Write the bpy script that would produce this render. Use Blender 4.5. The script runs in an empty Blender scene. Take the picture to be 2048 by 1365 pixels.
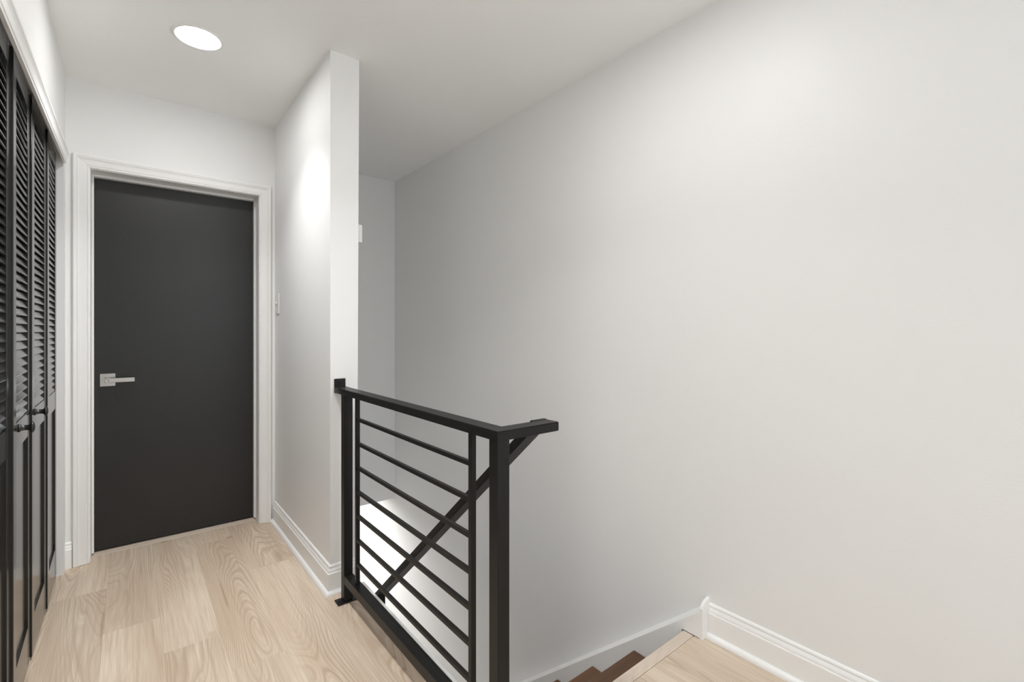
import bpy, bmesh, math, random
from mathutils import Vector

C = bpy.context.scene.collection
SC = bpy.context.scene

# ------------------------------------------------------------------ camera
F_PX, YAW, HORIZON, EYE = 946.45, 38.898, 662.12, 1.1781      # for a 2048 x 1365 frame
cam_data = bpy.data.cameras.new('camera')
cam_data.sensor_fit = 'HORIZONTAL'; cam_data.sensor_width = 36.0
cam_data.lens = F_PX / 2048 * 36.0
cam_data.shift_y = -(682.5 - HORIZON) / 2048
cam_data.clip_start = 0.02
cam = bpy.data.objects.new('camera', cam_data); C.objects.link(cam)
cam.location = (0, 0, EYE)
cam.rotation_euler = (math.radians(90), 0, -math.radians(YAW))
SC.camera = cam

# ------------------------------------------------------------------ world and exposure
SKY = 4.6
world = bpy.data.worlds.new('world'); SC.world = world
world.use_nodes = True
world.node_tree.nodes['Background'].inputs['Color'].default_value = (0.8, 0.85, 0.9, 1)
world.node_tree.nodes['Background'].inputs['Strength'].default_value = SKY
SC.view_settings.view_transform = 'Standard'
SC.view_settings.look = 'None'
SC.view_settings.gamma = 1.0
SC.view_settings.use_curve_mapping = False
SC.view_settings.exposure = 0.23
SC.cycles.max_bounces = 11
SC.cycles.diffuse_bounces = 8
# each recessed light: glow of its diffuser, watts of its directed beam, beam angle
HALL_LIGHT = (68.0, 5.6, 104)
NEAR_FILL = (6.0, 8.4, 125)  # added lamp, fills the hallway with more even light
LANDING_LIGHT = (80.0, 0.0, 120)
LOWER_LIGHT = (50.0, 19.0, 178)

portal = bpy.data.lights.new('fill_daylight', 'AREA'); portal.shape = 'RECTANGLE'; portal.size = 1.05; portal.size_y = 1.70
portal.cycles.is_portal = True                     # guides the sky's light through the added window behind the viewpoint
po = bpy.data.objects.new('fill_daylight', portal); C.objects.link(po); po.location = (1.125, -1.83, 1.30); po.rotation_euler = (math.radians(90), 0, 0)
# ------------------------------------------------------------------ plan (metres; camera over the origin, y runs towards the black door)
H = 2.44
XL, XP, XP2, XR = -0.25, 0.699, 0.831, 1.7456      # left wall, partition faces, right wall
YD, YE, YF, YB = 3.214, 2.165, 3.748, -1.7         # door wall, partition end, stairwell end, back wall
ZH = -0.24                                         # underside of this storey
RISE, RUN, NOSE = 0.197, 0.2345, 1.024
ZLOW = -13 * RISE
XWELL = 0.842                                      # floor edge along the stairwell

# ------------------------------------------------------------------ materials
def new_mat(name):
    m = bpy.data.materials.new(name); m.use_nodes = True
    nt = m.node_tree; b = nt.nodes['Principled BSDF']
    return m, nt, b
def node(nt, typ, **kw):
    n = nt.nodes.new(typ)
    for k, v in kw.items(): setattr(n, k, v)
    return n
def math_n(nt, op, a, b=None, c=None, clamp=False):
    n = node(nt, 'ShaderNodeMath', operation=op); n.use_clamp = clamp
    for i, v in enumerate((a, b, c)):
        if v is None: continue
        if isinstance(v, (int, float)): n.inputs[i].default_value = v
        else: nt.links.new(v, n.inputs[i])
    return n.outputs[0]
def mix_n(nt, fac, a, b, blend='MIX'):
    n = node(nt, 'ShaderNodeMix', data_type='RGBA', blend_type=blend)
    for i, v in ((0, fac), (6, a), (7, b)):
        if isinstance(v, (int, float)): n.inputs[i].default_value = v
        elif isinstance(v, tuple): n.inputs[i].default_value = v if len(v) == 4 else (*v, 1)
        else: nt.links.new(v, n.inputs[i])
    return n.outputs[2]
def noise_n(nt, vec, scale, detail=3, w=None, rough=0.5):
    n = node(nt, 'ShaderNodeTexNoise', noise_dimensions='4D' if w is not None else '3D')
    n.inputs['Scale'].default_value = scale; n.inputs['Detail'].default_value = detail
    n.inputs['Roughness'].default_value = rough
    nt.links.new(vec, n.inputs['Vector'])
    if w is not None: nt.links.new(w, n.inputs['W'])
    return n.outputs['Fac']
def scale_n(nt, vec, s):
    n = node(nt, 'ShaderNodeMapping'); nt.links.new(vec, n.inputs['Vector'])
    n.inputs['Scale'].default_value = s
    return n.outputs[0]
def bump_n(nt, b, height, strength, dist=0.002):
    n = node(nt, 'ShaderNodeBump'); n.inputs['Strength'].default_value = strength
    n.inputs['Distance'].default_value = dist
    nt.links.new(height, n.inputs['Height']); nt.links.new(n.outputs[0], b.inputs['Normal'])

def paint(name, col, rough, bump=0.05, scale=220, var=0.02, spec=0.5):
    m, nt, b = new_mat(name)
    co = node(nt, 'ShaderNodeTexCoord').outputs['Object']
    b.inputs['Base Color'].default_value = (*col, 1)
    if var:
        v = noise_n(nt, co, 2.2, 1)
        c2 = tuple(max(0, x * (1 - var)) for x in col)
        nt.links.new(mix_n(nt, v, col, c2), b.inputs['Base Color'])
    b.inputs['Roughness'].default_value = rough
    b.inputs['Specular IOR Level'].default_value = spec
    if bump: bump_n(nt, b, noise_n(nt, co, scale, 1), bump)
    return m

M = {}
M['wall'] = paint('wall_paint', (0.832, 0.835, 0.829), 0.45, 0.10, 170, 0.0, 0.35)
M['ceiling'] = paint('ceiling_paint', (0.93, 0.93, 0.923), 0.7, 0.0, 150, 0.0, 0.2)
M['trim'] = paint('white_trim_paint', (0.87, 0.87, 0.86), 0.3, 0.0, 60, 0.0)
M['door'] = paint('black_door_paint', (0.0095, 0.0093, 0.0086), 0.40, 0.30, 330, 0.1, 0.55)
M['louver'] = paint('black_louver_paint', (0.017, 0.0167, 0.0155), 0.15, 0.0, 90, 0.0, 0.6)
M['iron'] = paint('black_powder_coat', (0.0085, 0.0083, 0.0077), 0.40, 0.10, 500, 0.0, 0.28)
M['plastic'] = paint('white_plastic', (0.82, 0.82, 0.80), 0.35, 0.0, 60, 0.0)
M['dark'] = paint('closet_shade_tone', (0.16, 0.155, 0.15), 0.7, 0.05)  # dark colour stands in for shade inside the closet
M['closet'] = paint('closet_paint', (0.4, 0.4, 0.39), 0.7, 0.05)

def metal(name, col, rough, aniso=True):
    m, nt, b = new_mat(name)
    b.inputs['Metallic'].default_value = 1.0
    co = node(nt, 'ShaderNodeTexCoord').outputs['Object']
    v = noise_n(nt, scale_n(nt, co, (8, 200, 700)), 1.0, 3)
    nt.links.new(mix_n(nt, v, col, tuple(x * 0.75 for x in col)), b.inputs['Base Color'])
    b.inputs['Roughness'].default_value = rough
    return m
M['nickel'] = metal('satin_nickel', (0.68, 0.67, 0.65), 0.22)
M['screw'] = metal('dark_screw_metal', (0.05, 0.05, 0.05), 0.4)

def lamp_mat(name, strength):
    m, nt, b = new_mat(name)
    b.inputs['Base Color'].default_value = (0.9, 0.9, 0.9, 1)
    b.inputs['Emission Color'].default_value = (1.0, 0.99, 0.975, 1)
    b.inputs['Emission Strength'].default_value = strength
    return m

def wood(name, light, mid, dark, rough=0.42, along='Y', arc=1.0, streak=1.0, knots=True, bump=0.05, gs=1.0):
    m, nt, b = new_mat(name)
    co = node(nt, 'ShaderNodeTexCoord').outputs['Object']
    rnd = node(nt, 'ShaderNodeObjectInfo').outputs['Random']
    sep = node(nt, 'ShaderNodeSeparateXYZ'); nt.links.new(co, sep.inputs[0])
    x, y = (sep.outputs[0], sep.outputs[1]) if along == 'Y' else (sep.outputs[1], sep.outputs[0])
    comb = node(nt, 'ShaderNodeCombineXYZ'); nt.links.new(x, comb.inputs[0]); nt.links.new(y, comb.inputs[1])
    nt.links.new(math_n(nt, 'MULTIPLY', rnd, 83.0), comb.inputs[2])       # every board cuts its own slice of the noise
    p = comb.outputs[0]
    def nz(sx, sy, detail=1, shift=0.0, rough_=0.5):
        n = node(nt, 'ShaderNodeMapping'); nt.links.new(p, n.inputs['Vector'])
        n.inputs['Scale'].default_value = (sx, sy, 1); n.inputs['Location'].default_value = (0, 0, shift)
        return noise_n(nt, n.outputs[0], 1.0, detail, rough=rough_)
    n1 = nz(6.0, 1.3, 1)
    n2 = nz(30.0, 3.5, 1, 3.3)
    frac = lambda k: math_n(nt, 'FRACT', math_n(nt, 'MULTIPLY', rnd, k))
    xo = math_n(nt, 'SUBTRACT', x, math_n(nt, 'MULTIPLY', math_n(nt, 'SUBTRACT', frac(17.3), 0.5), 0.13))
    sgn = math_n(nt, 'SUBTRACT', math_n(nt, 'MULTIPLY', math_n(nt, 'GREATER_THAN', frac(7.7), 0.5), 2.0), 1.0)
    # cathedral arcs: parabolas along the board, bent by noise
    t = math_n(nt, 'ADD', math_n(nt, 'MULTIPLY', math_n(nt, 'MULTIPLY', xo, xo), 60.0), math_n(nt, 'MULTIPLY', math_n(nt, 'MULTIPLY', y, sgn), 0.6))
    t = math_n(nt, 'MULTIPLY_ADD', n1, 1.7, t)
    t = math_n(nt, 'MULTIPLY_ADD', n2, 0.10, t)
    wave = lambda k: math_n(nt, 'MULTIPLY_ADD', math_n(nt, 'SINE', math_n(nt, 'MULTIPLY', t, k)), 0.5, 0.5)
    ring = math_n(nt, 'MULTIPLY_ADD', wave(150.0), 0.35, math_n(nt, 'MULTIPLY', math_n(nt, 'POWER', wave(66.0), 3.0), 0.75))
    blot = nz(9.0, 1.4, 2, 31.0)
    mask = math_n(nt, 'MULTIPLY_ADD', nz(6.0, 1.0, 0, 9.0), 3.0, -0.95, clamp=True)
    fibre = nz(330.0 * gs, 7.0 * gs, 2)
    grain = nz(85.0 * gs, 2.2 * gs, 1, 71.0)
    base = mix_n(nt, math_n(nt, 'MULTIPLY_ADD', blot, 3.0, -1.0, clamp=True), light, mid)
    deep = tuple((a * 0.40 + d * 0.60) for a, d in zip(mid, dark))
    base = mix_n(nt, math_n(nt, 'MULTIPLY', math_n(nt, 'MULTIPLY', ring, mask), 0.88 * arc), base, deep)
    base = mix_n(nt, math_n(nt, 'MULTIPLY', math_n(nt, 'MULTIPLY_ADD', grain, 3.0, -1.35, clamp=True), 0.50 * streak), base, deep)
    base = mix_n(nt, math_n(nt, 'MULTIPLY', math_n(nt, 'MULTIPLY_ADD', fibre, 3.2, -1.25, clamp=True), 0.38), base, deep)
    base = mix_n(nt, math_n(nt, 'MULTIPLY', math_n(nt, 'MULTIPLY_ADD', nz(40.0, 1.6, 1, 55.0), 10.0, -6.9, clamp=True), 0.55 * streak), base, dark)
    if knots:
        vo = node(nt, 'ShaderNodeTexVoronoi', voronoi_dimensions='3D'); vo.inputs['Scale'].default_value = 1.0
        nt.links.new(scale_n(nt, p, (4.6, 2.6, 1)), vo.inputs['Vector'])
        k = math_n(nt, 'MULTIPLY_ADD', vo.outputs['Distance'], -11.0, 1.35, clamp=True)
        base = mix_n(nt, math_n(nt, 'MULTIPLY', k, 0.7), base, tuple(d * 0.75 for d in dark))
    hsv = node(nt, 'ShaderNodeHueSaturation'); nt.links.new(base, hsv.inputs['Color'])
    nt.links.new(math_n(nt, 'MULTIPLY_ADD', frac(5.31), 0.07, 0.955), hsv.inputs['Value'])
    nt.links.new(hsv.outputs[0], b.inputs['Base Color'])
    b.inputs['Roughness'].default_value = rough
    bump_n(nt, b, fibre, bump, 0.001)
    return m
OAK = ((0.72, 0.615, 0.495), (0.62, 0.50, 0.385), (0.33, 0.222, 0.145))
M['oak'] = wood('light_oak_plank', *OAK)
M['oak_x'] = wood('light_oak_crosswise', (0.70, 0.61, 0.52), (0.64, 0.54, 0.45), (0.42, 0.32, 0.25), along='X', arc=0.5, streak=0.4, knots=False)
M['walnut'] = wood('dark_stained_tread', (0.20, 0.098, 0.046), (0.13, 0.06, 0.027), (0.02, 0.008, 0.004), rough=0.36, along='X', arc=1.2, streak=1.6, knots=False, gs=0.55)

# ------------------------------------------------------------------ mesh helpers
def mesh_obj(name, bm, mat, parent=None, loc=None, smooth=False):
    bmesh.ops.recalc_face_normals(bm, faces=bm.faces)
    me = bpy.data.meshes.new(name); bm.to_mesh(me); bm.free()
    if smooth:
        for p in me.polygons: p.use_smooth = True
    o = bpy.data.objects.new(name, me); C.objects.link(o)
    if mat is not None: me.materials.append(M[mat] if isinstance(mat, str) else mat)
    if loc is not None: o.location = loc
    if parent is not None: o.parent = parent
    return o
def link_mesh(name, me, parent=None, loc=(0, 0, 0), rot=(0, 0, 0)):
    o = bpy.data.objects.new(name, me); C.objects.link(o); o.location = loc; o.rotation_euler = rot
    if parent is not None: o.parent = parent
    return o
def add_box(bm, x0, x1, y0, y1, z0, z1, bevel=0.0, seg=1):
    r = bmesh.ops.create_cube(bm, size=1.0)
    vs = r['verts']
    for v in vs:
        v.co = Vector(((x0 + x1) / 2 + v.co.x * (x1 - x0), (y0 + y1) / 2 + v.co.y * (y1 - y0), (z0 + z1) / 2 + v.co.z * (z1 - z0)))
    if bevel:
        es = {e for v in vs for e in v.link_edges}
        bmesh.ops.bevel(bm, geom=list(es), offset=bevel, segments=seg, affect='EDGES', profile=0.5)
    return vs
def box(name, x0, x1, y0, y1, z0, z1, mat, parent=None, bevel=0.0, seg=1):
    bm = bmesh.new(); add_box(bm, x0, x1, y0, y1, z0, z1, bevel, seg)
    return mesh_obj(name, bm, mat, parent)
def local_box(name, x0, x1, y0, y1, z0, z1, mat, parent=None, bevel=0.0):
    """box whose origin is its own centre (for procedural grain)"""
    cx, cy, cz = (x0 + x1) / 2, (y0 + y1) / 2, (z0 + z1) / 2
    bm = bmesh.new(); add_box(bm, x0 - cx, x1 - cx, y0 - cy, y1 - cy, z0 - cz, z1 - cz, bevel)
    return mesh_obj(name, bm, mat, parent, (cx, cy, cz))
def boxes(name, lst, mat, parent=None):
    bm = bmesh.new()
    for b in lst: add_box(bm, *b)
    return mesh_obj(name, bm, mat, parent)
def prism(bm, pts, f):
    """closed polygon pts swept: f(p, 0) and f(p, 1) give the two ends"""
    a = [bm.verts.new(f(p, 0)) for p in pts]; b = [bm.verts.new(f(p, 1)) for p in pts]
    n = len(pts)
    for i in range(n): bm.faces.new((a[i], a[(i + 1) % n], b[(i + 1) % n], b[i]))
    bm.faces.new(a[::-1]); bm.faces.new(b)
def sweep(names, path, profile, fmap, mat, parent=None, side=1):
    """one mitred prism per path segment; profile = closed [(offset, height)], offset to the left (side=1) or right"""
    P = [Vector(p) for p in path]; n = len(P)
    nor = []
    for i in range(n - 1):
        d = (P[i + 1] - P[i]).normalized(); nor.append(Vector((-d.y, d.x)) * side)
    def off(i, o):
        if i == 0: return P[0] + nor[0] * o
        if i == n - 1: return P[-1] + nor[-1] * o
        m = nor[i - 1] + nor[i]; m = m / (m.dot(nor[i]))
        return P[i] + m * o
    out = []
    for i in range(n - 1):
        bm = bmesh.new()
        prism(bm, profile, lambda p, e: fmap(*off(i + e, p[0]), p[1]))
        out.append(mesh_obj(names if isinstance(names, str) else names[i], bm, mat, parent))
    return out
def lathe(bm, prof, f, seg=24):
    """prof = [(r, h)]; f(x, y, h) maps"""
    rings = []
    for r, h in prof:
        if r < 1e-6: rings.append([bm.verts.new(f(0, 0, h))])
        else: rings.append([bm.verts.new(f(r * math.cos(2 * math.pi * k / seg), r * math.sin(2 * math.pi * k / seg), h)) for k in range(seg)])
    for a, b in zip(rings, rings[1:]):
        for k in range(seg):
            q = [a[k % len(a)], a[(k + 1) % len(a)], b[(k + 1) % len(b)], b[k % len(b)]]
            q2 = []
            for v in q:
                if v not in q2: q2.append(v)
            if len(q2) > 2: bm.faces.new(q2)
def empty(name, loc=(0, 0, 0)):
    o = bpy.data.objects.new(name, None); o.empty_display_size = 0.1; C.objects.link(o); o.location = loc
    return o
def tag(o, label, cat, group=None, kind=None):
    o['label'] = label; o['category'] = cat
    if group: o['group'] = group
    if kind: o['kind'] = kind
    return o
def struct(o, label, cat): return tag(o, label, cat, kind='structure')

# ================================================================== the room shell
floor = boxes('floor', [(XL - 0.75, XWELL - 0.001, YB - 0.1, 3.6, ZH, -0.007), (XWELL - 0.001, XR, YB - 0.1, NOSE - 0.055, ZH, -0.007)], 'closet')
struct(floor, 'light oak plank floor of the hallway and stair landing', 'floor')
ceiling = box('ceiling', XL - 0.75, XR + 0.12, YB - 0.12, YF + 0.15, H, H + 0.1, 'ceiling')
struct(ceiling, 'smooth pale ceiling over hallway and stairwell', 'ceiling')

OY0, OY1, OZ = 1.646, 3.14, 2.036                  # closet opening
wl = boxes('wall_left', [(XL - 0.1, XL, YB - 0.1, OY0, -0.007, H), (XL - 0.1, XL, OY1, YD + 0.05, -0.007, H), (XL - 0.1, XL, OY0, OY1, OZ, H)], 'wall')
struct(wl, 'light grey wall on the left around the louvered closet', 'wall')
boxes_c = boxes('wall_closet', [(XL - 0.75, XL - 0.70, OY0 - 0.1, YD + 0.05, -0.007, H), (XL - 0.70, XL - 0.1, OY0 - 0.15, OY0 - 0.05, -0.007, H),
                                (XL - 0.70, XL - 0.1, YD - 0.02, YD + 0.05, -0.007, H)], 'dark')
struct(boxes_c, 'inside walls of the closet behind the louvered doors, coloured dark for shade', 'wall')

DX0, DX1, DZ = -0.157, 0.610, 2.000                # door opening
wd = boxes('wall_far', [(XL, DX0 - 0.012, YD, YD + 0.115, -0.007, H), (DX1 + 0.012, XP, YD, YD + 0.115, -0.007, H), (DX0 - 0.012, DX1 + 0.012, YD, YD + 0.115, DZ + 0.012, H)], 'wall')
struct(wd, 'light grey end wall of the hallway around the black door', 'wall')
wbd = boxes('wall_light_block', [(XL - 0.75, XP, 3.60, 3.70, ZH, H + 0.05), (XL - 0.80, XL - 0.75, YD, 3.70, ZH, H + 0.05)], 'wall')  # added to keep sky light from leaking under the door
struct(wbd, 'added wall beyond the closed black door, blocks light leaking under it', 'wall')
bm = bmesh.new()
LEAN = 0.011                                       # the stairwell face is a little out of plumb
prism(bm, [(XP, -0.007), (XP2 - LEAN, -0.007), (XP2, H), (XP, H)], lambda p, e: (p[0], YE if e == 0 else YF, p[1]))
wp = mesh_obj('wall_partition', bm, 'wall')
struct(wp, 'light grey partition between the hallway and the stairwell', 'wall')
wr = box('wall_right', XR, XR + 0.12, YB - 0.12, 7.1, ZLOW - 0.1, H, 'wall')
struct(wr, 'long light grey wall on the right beside the stairs', 'wall')
we = box('wall_stairwell_end', XP, XR, YF, YF + 0.15, ZH, H, 'wall')
struct(we, 'light grey header wall closing the far end of the stairwell', 'wall')
WX0, WX1, WZ0, WZ1 = 0.60, 1.65, 0.45, 2.15          # added window behind the viewpoint, lets in fill daylight
wb = boxes('wall_back', [(XL - 0.1, WX0, YB - 0.12, YB, -0.007, H), (WX1, XR, YB - 0.12, YB, -0.007, H), (WX0, WX1, YB - 0.12, YB, -0.007, WZ0), (WX0, WX1, YB - 0.12, YB, WZ1, H)], 'wall')
struct(wb, 'light grey wall behind the viewpoint', 'wall')
win = empty('fill_window', (WX0, YB, WZ0)); struct(win, 'added white framed window behind the viewpoint, for fill daylight', 'window')
ww, wh = WX1 - WX0, WZ1 - WZ0
for b in ((0, 0.05, 0, wh), (ww - 0.05, ww, 0, wh)): box('frame_side', b[0], b[1], -0.09, -0.03, b[2], b[3], 'trim', win)
for z0 in (0, wh / 2 - 0.025, wh - 0.05): box('frame_rail', 0.05, ww - 0.05, -0.085, -0.035, z0, z0 + 0.05, 'trim', win)
box('fill_window_sill', -0.04, ww + 0.04, -0.12, 0.03, -0.03, -0.001, 'trim', win)
# beneath this storey
wsl = boxes('wall_stair_left', [(XP, XP2, NOSE - 0.055, YF + 0.3, ZLOW, ZH), (XP2 - 0.004, XP2, NOSE - 0.055, YF, ZH, -0.007)], 'wall')
struct(wsl, 'pale wall on the left of the stairs below floor level', 'wall')
wsu = box('wall_stair_back', XP2, XR, NOSE - 0.17, NOSE - 0.055, ZLOW, ZH, 'wall')
struct(wsu, 'wall underneath the stair landing', 'wall')
cl = box('ceiling_lower', -1.4, XR, YF + 0.15, 7.1, ZH, ZH + 0.1, 'ceiling')
struct(cl, 'white ceiling of the storey below past the stairs', 'ceiling')
fl = box('floor_lower', -1.4, XR, NOSE - 0.1, 7.1, ZLOW - 0.1, ZLOW, 'oak')
struct(fl, 'wooden floor of the storey below', 'floor')
wl2 = boxes('wall_lower', [(-1.4, -1.3, YF + 0.15, 7.1, ZLOW, ZH), (-1.4, XR, 7.0, 7.1, ZLOW, ZH), (-1.4, XP, YF + 0.15, YF + 0.25, ZLOW, ZH)], 'wall')
struct(wl2, 'pale walls of the room at the foot of the stairs', 'wall')

# ------------------------------------------------------------------ floor planks (children of the floor)
PW, PL, PT = 0.179, 1.22, 0.006
random.seed(4)
joints = {0: 2.844, 1: 2.424, 2: 2.14, 3: 1.882, 4: 2.62}
def plank(x0, x1, y0, y1):
    g = 0.0001
    bm = bmesh.new(); cx, cy = (x0 + x1) / 2, (y0 + y1) / 2
    a, b = (x1 - x0) / 2 - g, (y1 - y0) / 2 - g
    c = 0.0003
    lo = [bm.verts.new((sx * a, sy * b, -PT)) for sx, sy in ((-1, -1), (1, -1), (1, 1), (-1, 1))]
    md = [bm.verts.new((sx * a, sy * b, -c)) for sx, sy in ((-1, -1), (1, -1), (1, 1), (-1, 1))]
    hi = [bm.verts.new((sx * (a - c), sy * (b - c), 0)) for sx, sy in ((-1, -1), (1, -1), (1, 1), (-1, 1))]
    for r, s in ((lo, md), (md, hi)):
        for i in range(4): bm.faces.new((r[i], r[(i + 1) % 4], s[(i + 1) % 4], s[i]))
    bm.faces.new(hi); bm.faces.new(lo[::-1])
    return mesh_obj('plank', bm, 'oak', floor, (cx, cy, 0))
XS0 = 0.096 - 2 * PW                               # left seam of row 0
YTHR = 3.288
for row in range(-3, 12):
    x0, x1 = XS0 + row * PW, XS0 + (row + 1) * PW
    x0c = max(x0, XL - 0.70); x1c = min(x1, XR)
    if x1c - x0c < 0.01: continue
    j = joints.get(row, random.uniform(2.45, 2.70) if row > 4 else random.uniform(1.9, 3.0))
    ys = [j - k * PL for k in range(-2, 6)]; ys.sort()
    for y0, y1 in zip(ys, ys[1:]):
        # keep out of the stairwell; the door threshold stops the hall rows
        top = YTHR if x1c <= XWELL + 0.02 else NOSE - 0.044
        y0c, y1c = max(y0, YB - 0.1), min(y1, top)
        if y1c - y0c < 0.01: continue
        if x0c < XWELL < x1c and y1c > NOSE - 0.044:
            pass
        # split the row that the stairwell edge cuts through
        if x0 < XWELL - 0.01 and x1 > XWELL + 0.01 and min(y1, YTHR) > NOSE - 0.044:
            yb = min(y1, YTHR)
            if y0c < NOSE - 0.044:
                plank(x0c, x1c, y0c, NOSE - 0.044); plank(x0c, XWELL, NOSE - 0.044, yb)
            else: plank(x0c, XWELL, y0c, yb)
            continue
        if x1c > XWELL + 0.02 and y0c >= NOSE - 0.044: continue
        plank(x0c, x1c, y0c, y1c)
# row cut by the stairwell edge, beyond the landing
r = [row for row in range(-3, 12) if XS0 + row * PW < XWELL - 0.01 and XS0 + (row + 1) * PW > XWELL + 0.01]
if r:
    x0 = XS0 + r[0] * PW
    for y0, y1 in ((NOSE - 0.044, 1.62), (1.62, YE + 0.01)):
        plank(x0, XWELL, y0, y1)
local_box('threshold_board', DX0, DX1, YTHR + 0.0006, 3.42, -0.006, 0.0008, 'oak_x', floor, 0.0006)
local_box('nosing_board', XWELL + 0.011, 1.691, NOSE - 0.043, NOSE, -0.022, 0.0035, 'oak_x', floor, 0.003)

# ------------------------------------------------------------------ baseboards
BASE = [(0, 0), (0.016, 0), (0.016, 0.092), (0.0145, 0.0945), (0.0115, 0.0955), (0.0125, 0.098), (0.0115, 0.104), (0.0085, 0.110), (0.0065, 0.1135), (0.0055, 0.1145),
        (0.0075, 0.116), (0.0075, 0.120), (0.0055, 0.1245), (0.002, 0.127), (0, 0.1275)]
SHOE = [(0.0155, 0)] + [(0.0155 + 0.0155 * math.cos(t * math.pi / 2 / 6), 0.0195 * math.sin(t * math.pi / 2 / 6)) for t in range(7)]
plan = lambda x, y, h: (x, y, h)
def baseboard(name, path, side, label, shoe=True):
    e = empty(name, (0, 0, 0)); struct(e, label, 'baseboard')
    sweep('board', path, BASE, plan, 'trim', e, side)
    if shoe: sweep('shoe_molding', path, SHOE, plan, 'trim', e, side)
    return e
baseboard('baseboard_partition', [(XP, YD - 0.018), (XP, YE), (XP2 - 0.012, YE)], -1, 'white moulded baseboard wrapping the end of the partition')
baseboard('baseboard_right', [(XR, 0.9445), (XR, YB)], -1, 'white moulded baseboard with quarter round along the right wall')
baseboard('baseboard_far', [(XL, YD), (-0.2255, YD)], -1, 'short piece of white baseboard left of the door casing', shoe=False)
baseboard('baseboard_left', [(XL, YB), (XL, OY0)], -1, 'white baseboard on the left wall before the closet')
baseboard('baseboard_back', [(XR, YB), (XL, YB)], -1, 'white baseboard on the wall behind the viewpoint')

# ------------------------------------------------------------------ door casing, jamb and the black door
CAS = [(0.004, 0), (0.004, 0.009), (0.008, 0.0105), (0.010, 0.0105), (0.011, 0.009), (0.014, 0.009), (0.016, 0.0115), (0.034, 0.0135), (0.040, 0.0145),
       (0.044, 0.0165), (0.048, 0.019), (0.051, 0.0175), (0.053, 0.0195), (0.060, 0.0205), (0.064, 0.0190), (0.066, 0.016), (0.066, 0)]
cas = empty('trim_1', (DX0, YD, 0)); struct(cas, 'white moulded casing around the black door', 'door casing')
casing_map = lambda a, b, h: (a - DX0, -h, b)
sweep(['casing_leg', 'casing_head', 'casing_leg'], [(DX0, 0.002), (DX0, DZ), (DX1, DZ), (DX1, 0.002)], CAS, casing_map, 'trim', cas, 1)
jb = [(DX0 - 0.012, DX0, 0.0), (DX1, DX1 + 0.012, 0.0)]
for x0, x1, z0 in jb: box('jamb', x0 - DX0, x1 - DX0, 0, 0.15, 0.002, DZ + 0.012, 'trim', cas)
box('jamb_head', 0, DX1 - DX0, 0, 0.15, DZ, DZ + 0.012, 'trim', cas)
SY0, SY1 = 0.092, 0.127
box('door_stop', 0, 0.009, SY0, SY1, 0.010, DZ, 'trim', cas, 0.002)
box('door_stop', DX1 - DX0 - 0.009, DX1 - DX0, SY0, SY1, 0.010, DZ, 'trim', cas, 0.002)
box('door_stop', 0.009, DX1 - DX0 - 0.009, SY0, SY1, DZ - 0.011, DZ, 'trim', cas, 0.002)

YDF = YD + 0.1285
door = empty('door_1', (DX0, YDF, 0)); struct(door, 'plain flush black door with satin nickel lever closing the hallway', 'door')
box('door_slab', 0.002, DX1 - DX0 - 0.002, 0, 0.035, 0.010, DZ - 0.002, 'door', door, 0.001)
hx, hz = -0.0935 - DX0, 0.9145
rose = box('rose', hx - 0.032, hx + 0.032, -0.009, 0, hz - 0.034, hz + 0.034, 'nickel', door, 0.0012)
rose['label'] = 'square satin nickel rose'
bm = bmesh.new()
lathe(bm, [(0, 0), (0.0105, 0), (0.0105, 0.042), (0, 0.042)], lambda x, y, h: (hx + x, -0.008 - h, hz + y), 20)
mesh_obj('lever_neck', bm, 'nickel', rose)
lv = box('lever', hx - 0.012, hx + 0.113, -0.060, -0.048, hz - 0.0115, hz + 0.0115, 'nickel', door, 0.0015)
lv['label'] = 'flat satin nickel lever'
bm = bmesh.new()
lathe(bm, [(0, 0), (0.0062, 0), (0.0062, 0.0018), (0.0048, 0.0025), (0.0028, 0.0018), (0, 0.0016)], lambda x, y, h: (hx + 0.001 + x, -0.0598 - h, hz + y), 18)
mesh_obj('privacy_button', bm, 'nickel', lv)

# ------------------------------------------------------------------ closet: head trim and two louvered bifold doors
ht = empty('trim_2', (XL, OY0, 2.0)); struct(ht, 'white moulded trim board over the louvered closet doors', 'trim')
HT = [(h, o - 0.004) for o, h in CAS]
bm = bmesh.new()
def ht_map(p, e):
    y = -0.10 if e == 0 else OY1 - 0.012 - OY0
    zb = (1.949 if e == 0 else 1.986) - 2.0
    return (p[0], y, zb + p[1])
prism(bm, HT, ht_map)
mesh_obj('head_board', bm, 'trim', ht)
box('track', -0.060, -0.030, 0.002, OY1 - OY0 - 0.002, OZ - 2.0 - 0.012, OZ - 2.0 - 0.0005, 'iron', ht)

LW, LT, LZ0, LZ1 = 0.3695, 0.028, 0.012, 2.022
ST = 0.052
R_BOT, R_MID0, R_MID1, R_TOP = 0.147, 0.811, 0.895, 1.953
PITCH = 0.0275
def slat_mesh():
    bm = bmesh.new()
    w = LW / 2 - ST + 0.001
    # slat profile in (x = depth from the face, z); front edge low, rounded
    pts = [(-0.0125, 0.0185), (-0.0180, 0.0185), (-0.0065, -0.0170), (-0.0030, -0.0185), (0.0002, -0.0170), (0.0004, -0.0140)]
    prism(bm, pts, lambda p, e: (p[0], (-w if e == 0 else w), p[1]))
    bmesh.ops.recalc_face_normals(bm, faces=bm.faces)
    me = bpy.data.meshes.new('slat'); bm.to_mesh(me); bm.free(); me.materials.append(M['louver'])
    return me
SLAT = slat_mesh()
def field_mesh():
    bm = bmesh.new()
    w = LW / 2 - ST + 0.001; z0, z1 = R_BOT - 0.001, R_MID0 + 0.001
    add_box(bm, -0.020, -0.0070, -w, w, z0, z1)
    return bm
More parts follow.
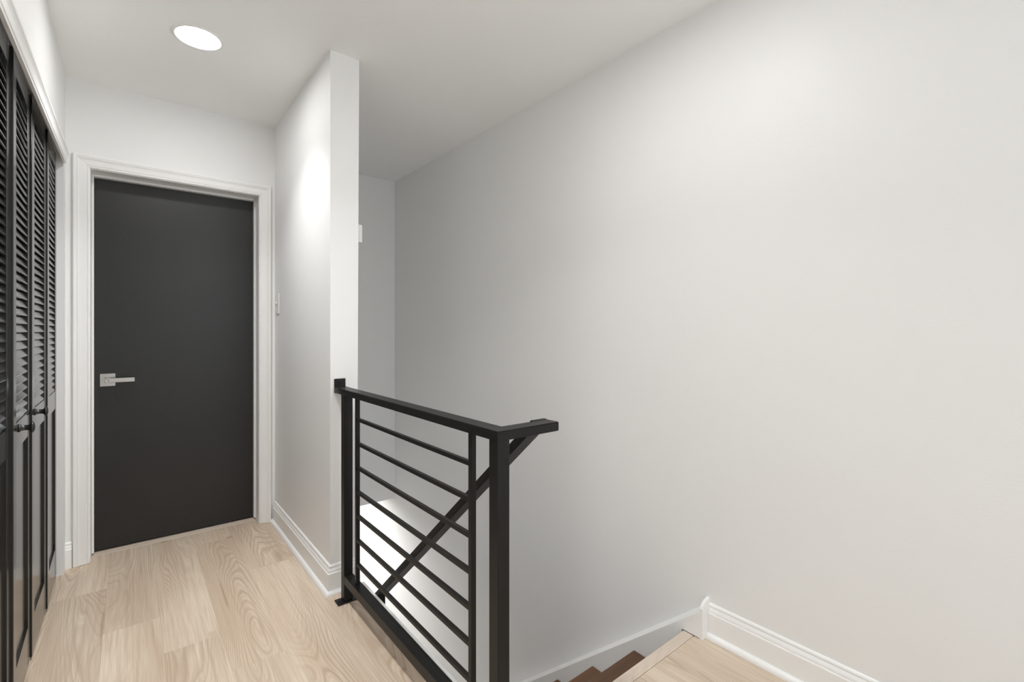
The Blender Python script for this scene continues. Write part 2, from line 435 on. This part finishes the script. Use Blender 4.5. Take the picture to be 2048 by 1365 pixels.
def leaf_mesh():
    bm = bmesh.new(); h = LW / 2
    for y0, y1 in ((-h, -h + ST), (h - ST, h)):
        add_box(bm, -LT, 0, y0, y1, LZ0, LZ1, 0.0018, 2)
    for z0, z1 in ((LZ0, R_BOT), (R_MID0, R_MID1), (R_TOP, LZ1)):
        add_box(bm, -LT + 0.0006, -0.0005, -h + ST - 0.0005, h - ST + 0.0005, z0, z1, 0.0012)
    return bm
def leaf(parent, p_near, p_far, knob):
    """frame of one leaf between two plan points, with its slats, field panel and knob"""
    a, b = Vector(p_near), Vector(p_far); c = (a + b) / 2; d = b - a
    rot = math.atan2(-d.x, d.y)
    o = mesh_obj('leaf', leaf_mesh(), 'louver', parent, (c.x - parent.location.x, c.y - parent.location.y, 0))
    o.rotation_euler = (0, 0, rot)
    mesh_obj('field_panel', field_mesh(), 'louver', o)
    n = int((R_TOP - R_MID1) / PITCH)
    for k in range(n):
        link_mesh('slat', SLAT, o, (-0.0015, 0, R_MID1 + 0.014 + (k + 0.25) * PITCH))
    if knob is not None:
        bm = bmesh.new()
        lathe(bm, [(0, 0), (0.0125, 0), (0.0125, 0.002), (0.0090, 0.006), (0.0080, 0.014), (0.0086, 0.021), (0.0115, 0.0255), (0.0165, 0.0275), (0.0178, 0.0300), (0.0168, 0.0325), (0.010, 0.0350), (0, 0.0360)],
              lambda x, y, h: (h - 0.0002, knob[0] + x, knob[1] + y), 24)
        kb = mesh_obj('knob', bm, 'louver', o, smooth=True); kb['label'] = 'small round black knob'
    return o
yh34, yc, yh12, yp4, yp1 = 2.764, 2.390, 2.018, 3.134, 1.648
d2 = empty('door_2', (-0.272, yp4, 0)); struct(d2, 'black louvered bifold closet door nearest the black flush door', 'closet door')
leaf(d2, (-0.2690, yh34 + 0.002), (-0.2750, yp4 - 0.002), None)
leaf(d2, (-0.2725, yc + 0.002), (-0.2730, yh34 - 0.001), (-LW / 2 + 0.060, 0.880))
d3 = empty('door_3', (-0.272, yp1, 0)); struct(d3, 'black louvered bifold closet door cut by the left edge of the photo', 'closet door')
leaf(d3, (-0.2690, yh12 + 0.001), (-0.2770, yc - 0.002), (-LW / 2 + 0.110, 0.872))
leaf(d3, (-0.2730, yp1 + 0.001), (-0.2750, yh12 - 0.001), None)

# ------------------------------------------------------------------ stairs
stairs = empty('staircase', (XR - 0.5, NOSE, ZLOW)); tag(stairs, 'stairs with dark brown wooden treads going down beside the right wall', 'staircase')
ox, oy, oz = stairs.location
SX0, SX1 = XP2 + 0.003, 1.6905
for i in range(0, 13):
    yf = NOSE - 0.022 + RUN * i                        # face of riser i
    zt = -RISE * i
    r0 = box('riser', SX0 - ox, SX1 - ox, yf - 0.014 - oy, yf - oy, zt - RISE - oz + 0.0005, zt - (0.0065 if i == 0 else 0.028) - oz, 'trim', stairs)
    if i == 0: continue
    yn = NOSE + RUN * i
    cx, cy, cz = (SX0 + SX1) / 2, yn - (RUN + 0.022) / 2, zt - 0.014
    bm = bmesh.new(); add_box(bm, SX0 - cx, SX1 - cx, -(RUN + 0.0215) / 2, (RUN + 0.0215) / 2, -0.014, 0.014, 0.005, 2)
    mesh_obj('tread', bm, 'walnut', stairs, (cx - ox, cy - oy, cz - oz))

# skirt board and plinth block against the right wall
sk = empty('trim_3', (XR, 0.95, 0)); struct(sk, 'white sloping skirt board along the stairs on the right wall', 'skirt board')
S = 0.848
y0, y1 = 0.9565, NOSE + RUN * 12 + 0.1
zt = lambda y: 0.101 - S * (y - 0.96)
bm = bmesh.new()
prism(bm, [(y0, zt(y0)), (y1, zt(y1)), (y1, ZLOW + 0.001), (y1 - 0.6, ZLOW + 0.001), (y0 + 0.075, -0.24), (y0 + 0.075, 0.004), (y0, 0.004)], lambda p, e: ((1.6915 if e == 0 else XR) - XR, p[0] - 0.95, p[1] + (0.013 if e == 1 and p[1] > zt(p[0]) - 1e-6 else 0)))
mesh_obj('skirt', bm, 'trim', sk)
bm = bmesh.new()
prism(bm, [(1.692, 0.0005), (1.692, 0.117), (1.699, 0.128), (1.717, 0.140), (XR, 0.146), (XR, 0.0005)], lambda p, e: (p[0] - XR, (0.9445 if e == 0 else 0.9563) - 0.95, p[1]))
mesh_obj('plinth_block', bm, 'trim', sk)
fa = box('trim_4', XWELL + 0.0003, 0.853, NOSE - 0.05, YE - 0.001, ZH, 0.001, 'trim'); struct(fa, 'thin white edge board along the stairwell side of the floor', 'trim')

# ------------------------------------------------------------------ iron railing
RX = 0.737                                             # centre line of the posts
rail = empty('stair_railing', (RX, 2.062, 0)); tag(rail, 'black metal railing with horizontal bars guarding the stairwell', 'railing')
rx, ry = RX, 2.062
def rbox(name, x0, x1, y0, y1, z0, z1, parent=rail, bevel=0.002):
    return box(name, x0 - rx, x1 - rx, y0 - ry, y1 - ry, z0, z1, 'iron', parent, bevel, 2)
PZ = 0.8998
p1 = rbox('post', RX - 0.019, RX + 0.019, 2.043, 2.081, 0.006, PZ)
p2 = rbox('post', RX - 0.019, RX + 0.019, 0.9465, 0.9845, 0.006, PZ)
bp = rbox('base_plate', RX - 0.046, RX + 0.058, 2.036, 2.088, 0.0003, 0.0065, bevel=0.0025)
bp2 = rbox('base_plate', RX - 0.046, RX + 0.046, 0.9395, 0.9915, 0.0003, 0.0065, bevel=0.0025)
def screw(parent, f):
    bm = bmesh.new(); lathe(bm, [(0, 0), (0.006, 0), (0.006, 0.002), (0.004, 0.004), (0, 0.0045)], f, 12)
    mesh_obj('screw', bm, 'screw', parent, smooth=False)
for px in (RX - 0.033, RX + 0.040): screw(bp, lambda x, y, h, px=px: (px + x - rx, 2.062 + y - ry, 0.0065 + h))
for px in (RX - 0.033, RX + 0.033): screw(bp2, lambda x, y, h, px=px: (px + x - rx, 0.9655 + y - ry, 0.0065 + h))
TX0, TX1, TZ0, TZ1, TY = 0.7150, 0.7660, 0.8995, 0.9250, 0.9430
# top rail: L of flat tube mitred at the corner
bm = bmesh.new()
def mitre(pts_a, pts_b):
    a = [bm.verts.new((x - rx, y - ry, z)) for x, y, z in pts_a]; b = [bm.verts.new((x - rx, y - ry, z)) for x, y, z in pts_b]
    for i in range(4): bm.faces.new((a[i], a[(i + 1) % 4], b[(i + 1) % 4], b[i]))
    bm.faces.new(a[::-1]); bm.faces.new(b)
def ring(p0, p1): return [(*p0, TZ0), (*p1, TZ0), (*p1, TZ1), (*p0, TZ1)]
mitre(ring((TX0, YE - 0.007), (TX1, YE - 0.007)), ring((TX0, TY), (TX1, TY + 0.051)))
bmesh.ops.bevel(bm, geom=[e for e in bm.edges if abs((e.verts[0].co - e.verts[1].co).y) > 0.5], offset=0.002, segments=2, affect='EDGES')
mesh_obj('top_rail', bm, 'iron', rail)
bm = bmesh.new()
mitre(ring((TX0, TY), (TX1, TY + 0.051)), ring((0.930, TY), (0.930, TY + 0.051)))
bmesh.ops.bevel(bm, geom=[e for e in bm.edges if abs((e.verts[0].co - e.verts[1].co).x) > 0.12 and abs((e.verts[0].co - e.verts[1].co).y) < 0.001] +
                [e for e in bm.edges if all(abs(v.co.x - (0.930 - rx)) < 1e-4 for v in e.verts)], offset=0.0025, segments=2, affect='EDGES')
mesh_obj('rail_return', bm, 'iron', rail)
wpz = rbox('wall_plate', TX0 + 0.0, TX1 - 0.0, YE - 0.0065, YE - 0.0003, 0.897, 0.9615, bevel=0.0028)
screw(wpz, lambda x, y, h: (0.738 + x - rx, YE - 0.0065 - h - ry, 0.948 + y))
rbox('bottom_rail', RX - 0.019, RX + 0.019, 0.9845, 2.043, 0.083, 0.121)
for by in (1.939, 1.089): rbox('baluster', RX - 0.008, RX + 0.008, by - 0.008, by + 0.008, 0.1205, PZ, bevel=0.001)
for k in range(7):
    z = 0.8095 - 0.1005 * k
    rbox('bar', RX - 0.0065, RX + 0.0065, 1.0965, 1.9315, z - 0.0065, z + 0.0065, bevel=0.0008)
# handrail running down with the stairs
HS = 0.878; hx0, hx1 = 0.8785, 0.9295
hy0, hz0, hy1 = TY + 0.0512, 0.9360, 3.30
t_v = 0.0254 * math.sqrt(1 + HS * HS)
bm = bmesh.new()
prism(bm, [(hy0, TZ1 + 0.0008), (hy0 + (hz0 - TZ1 - 0.0008) / HS, TZ1 + 0.0008), (hy1, hz0 - HS * (hy1 - hy0)), (hy1, hz0 - HS * (hy1 - hy0) - t_v), (hy0, hz0 - t_v)], lambda p, e: ((hx0 if e == 0 else hx1) - rx, p[0] - ry, p[1]))
bmesh.ops.bevel(bm, geom=[e for e in bm.edges if abs((e.verts[0].co - e.verts[1].co).y) > 1.0], offset=0.002, segments=2, affect='EDGES')
mesh_obj('handrail', bm, 'iron', rail)
# bracket that ties the handrail to the edge of the floor, and its lower post
by = 2.02; bz = hz0 - HS * (by - hy0) - t_v
rbox('handrail_bracket', 0.8545, 0.890, by - 0.013, by + 0.013, bz - 0.070, bz + 0.006, bevel=0.0015)
by = hy1 - 0.03; bz = hz0 - HS * (by - hy0) - t_v
stp = math.floor((by - NOSE) / RUN) + 1
rbox('handrail_post', hx0 + 0.006, hx1 - 0.007, by - 0.019, by + 0.019, -RISE * stp + 0.001, bz + 0.012)

# ------------------------------------------------------------------ small fixtures
sw = empty('light_switch', (XP, 3.130, 1.343)); tag(sw, 'white toggle light switch on the partition beside the black door', 'light switch')
box('switch_plate', -0.006, -0.0002, -0.037, 0.037, -0.062, 0.062, 'plastic', sw, 0.002, 2)
bm = bmesh.new(); prism(bm, [(-0.005, -0.006), (-0.005, 0.006), (-0.019, 0.013), (-0.021, 0.009)], lambda p, e: (p[0], -0.005 if e == 0 else 0.005, p[1]))
mesh_obj('toggle', bm, 'plastic', sw)
for z in (-0.03, 0.03):
    bm = bmesh.new(); lathe(bm, [(0, 0), (0.0035, 0), (0.003, 0.001), (0, 0.0012)], lambda x, y, h: (-0.006 - h, x, z + y), 12); mesh_obj('screw', bm, 'plastic', sw)

ch = empty('chime_box', (XP2 - 0.003, 2.285, 1.645)); tag(ch, 'small white plastic box high on the stairwell side of the partition', 'wall box')
box('back_plate', 0.0002, 0.022, -0.065, 0.075, -0.048, 0.048, 'plastic', ch, 0.0015)
box('cover', 0.022, 0.040, -0.064, 0.074, -0.0425, 0.0425, 'plastic', ch, 0.002)

# ------------------------------------------------------------------ recessed lights
def downlight(name, x, y, z, glow, watts, beam, label, r=0.081):
    e = empty(name, (x, y, z)); tag(e, label, 'ceiling light', 'recessed ceiling lights')
    bm = bmesh.new()
    lathe(bm, [(r, 0.0), (r, -0.004), (r + 0.003, -0.0065), (r + 0.010, -0.005), (r + 0.014, -0.0015), (r + 0.0145, 0.0)], lambda a, b, h: (a, b, h - 0.0002), 64)
    mesh_obj('trim_ring', bm, 'plastic', e, smooth=True)
    bm = bmesh.new()
    lathe(bm, [(0, -0.0055), (r * 0.6, -0.005), (r * 0.999, -0.003), (r * 0.999, -0.0006)], lambda a, b, h: (a, b, h), 64)
    mesh_obj('diffuser', bm, lamp_mat(name + '_glow', glow), e, smooth=True)
    if not watts: return e
    ld = bpy.data.lights.new('lamp', 'AREA'); ld.shape = 'DISK'; ld.size = 2 * r * 0.98
    ld.energy = watts; ld.spread = math.radians(beam); ld.color = (1.0, 1.0, 0.995)
    lo = bpy.data.objects.new('lamp', ld); C.objects.link(lo); lo.parent = e; lo.location = (0, 0, -0.0075)
    return e
downlight('recessed_light', 0.228, 2.428, H, *HALL_LIGHT, 'round recessed ceiling light glowing white in front of the black door')
downlight('recessed_light', 0.228, 1.15, H, *NEAR_FILL, 'added round ceiling fill light over the near part of the hallway, out of view')  # unseen lamp, added as fill
downlight('recessed_light', 1.0, 0.93, H, *LANDING_LIGHT, 'round recessed ceiling light over the stair landing, out of view')
downlight('recessed_light', 1.08, 4.27, ZH, *LOWER_LIGHT, 'round recessed ceiling light in the storey below')
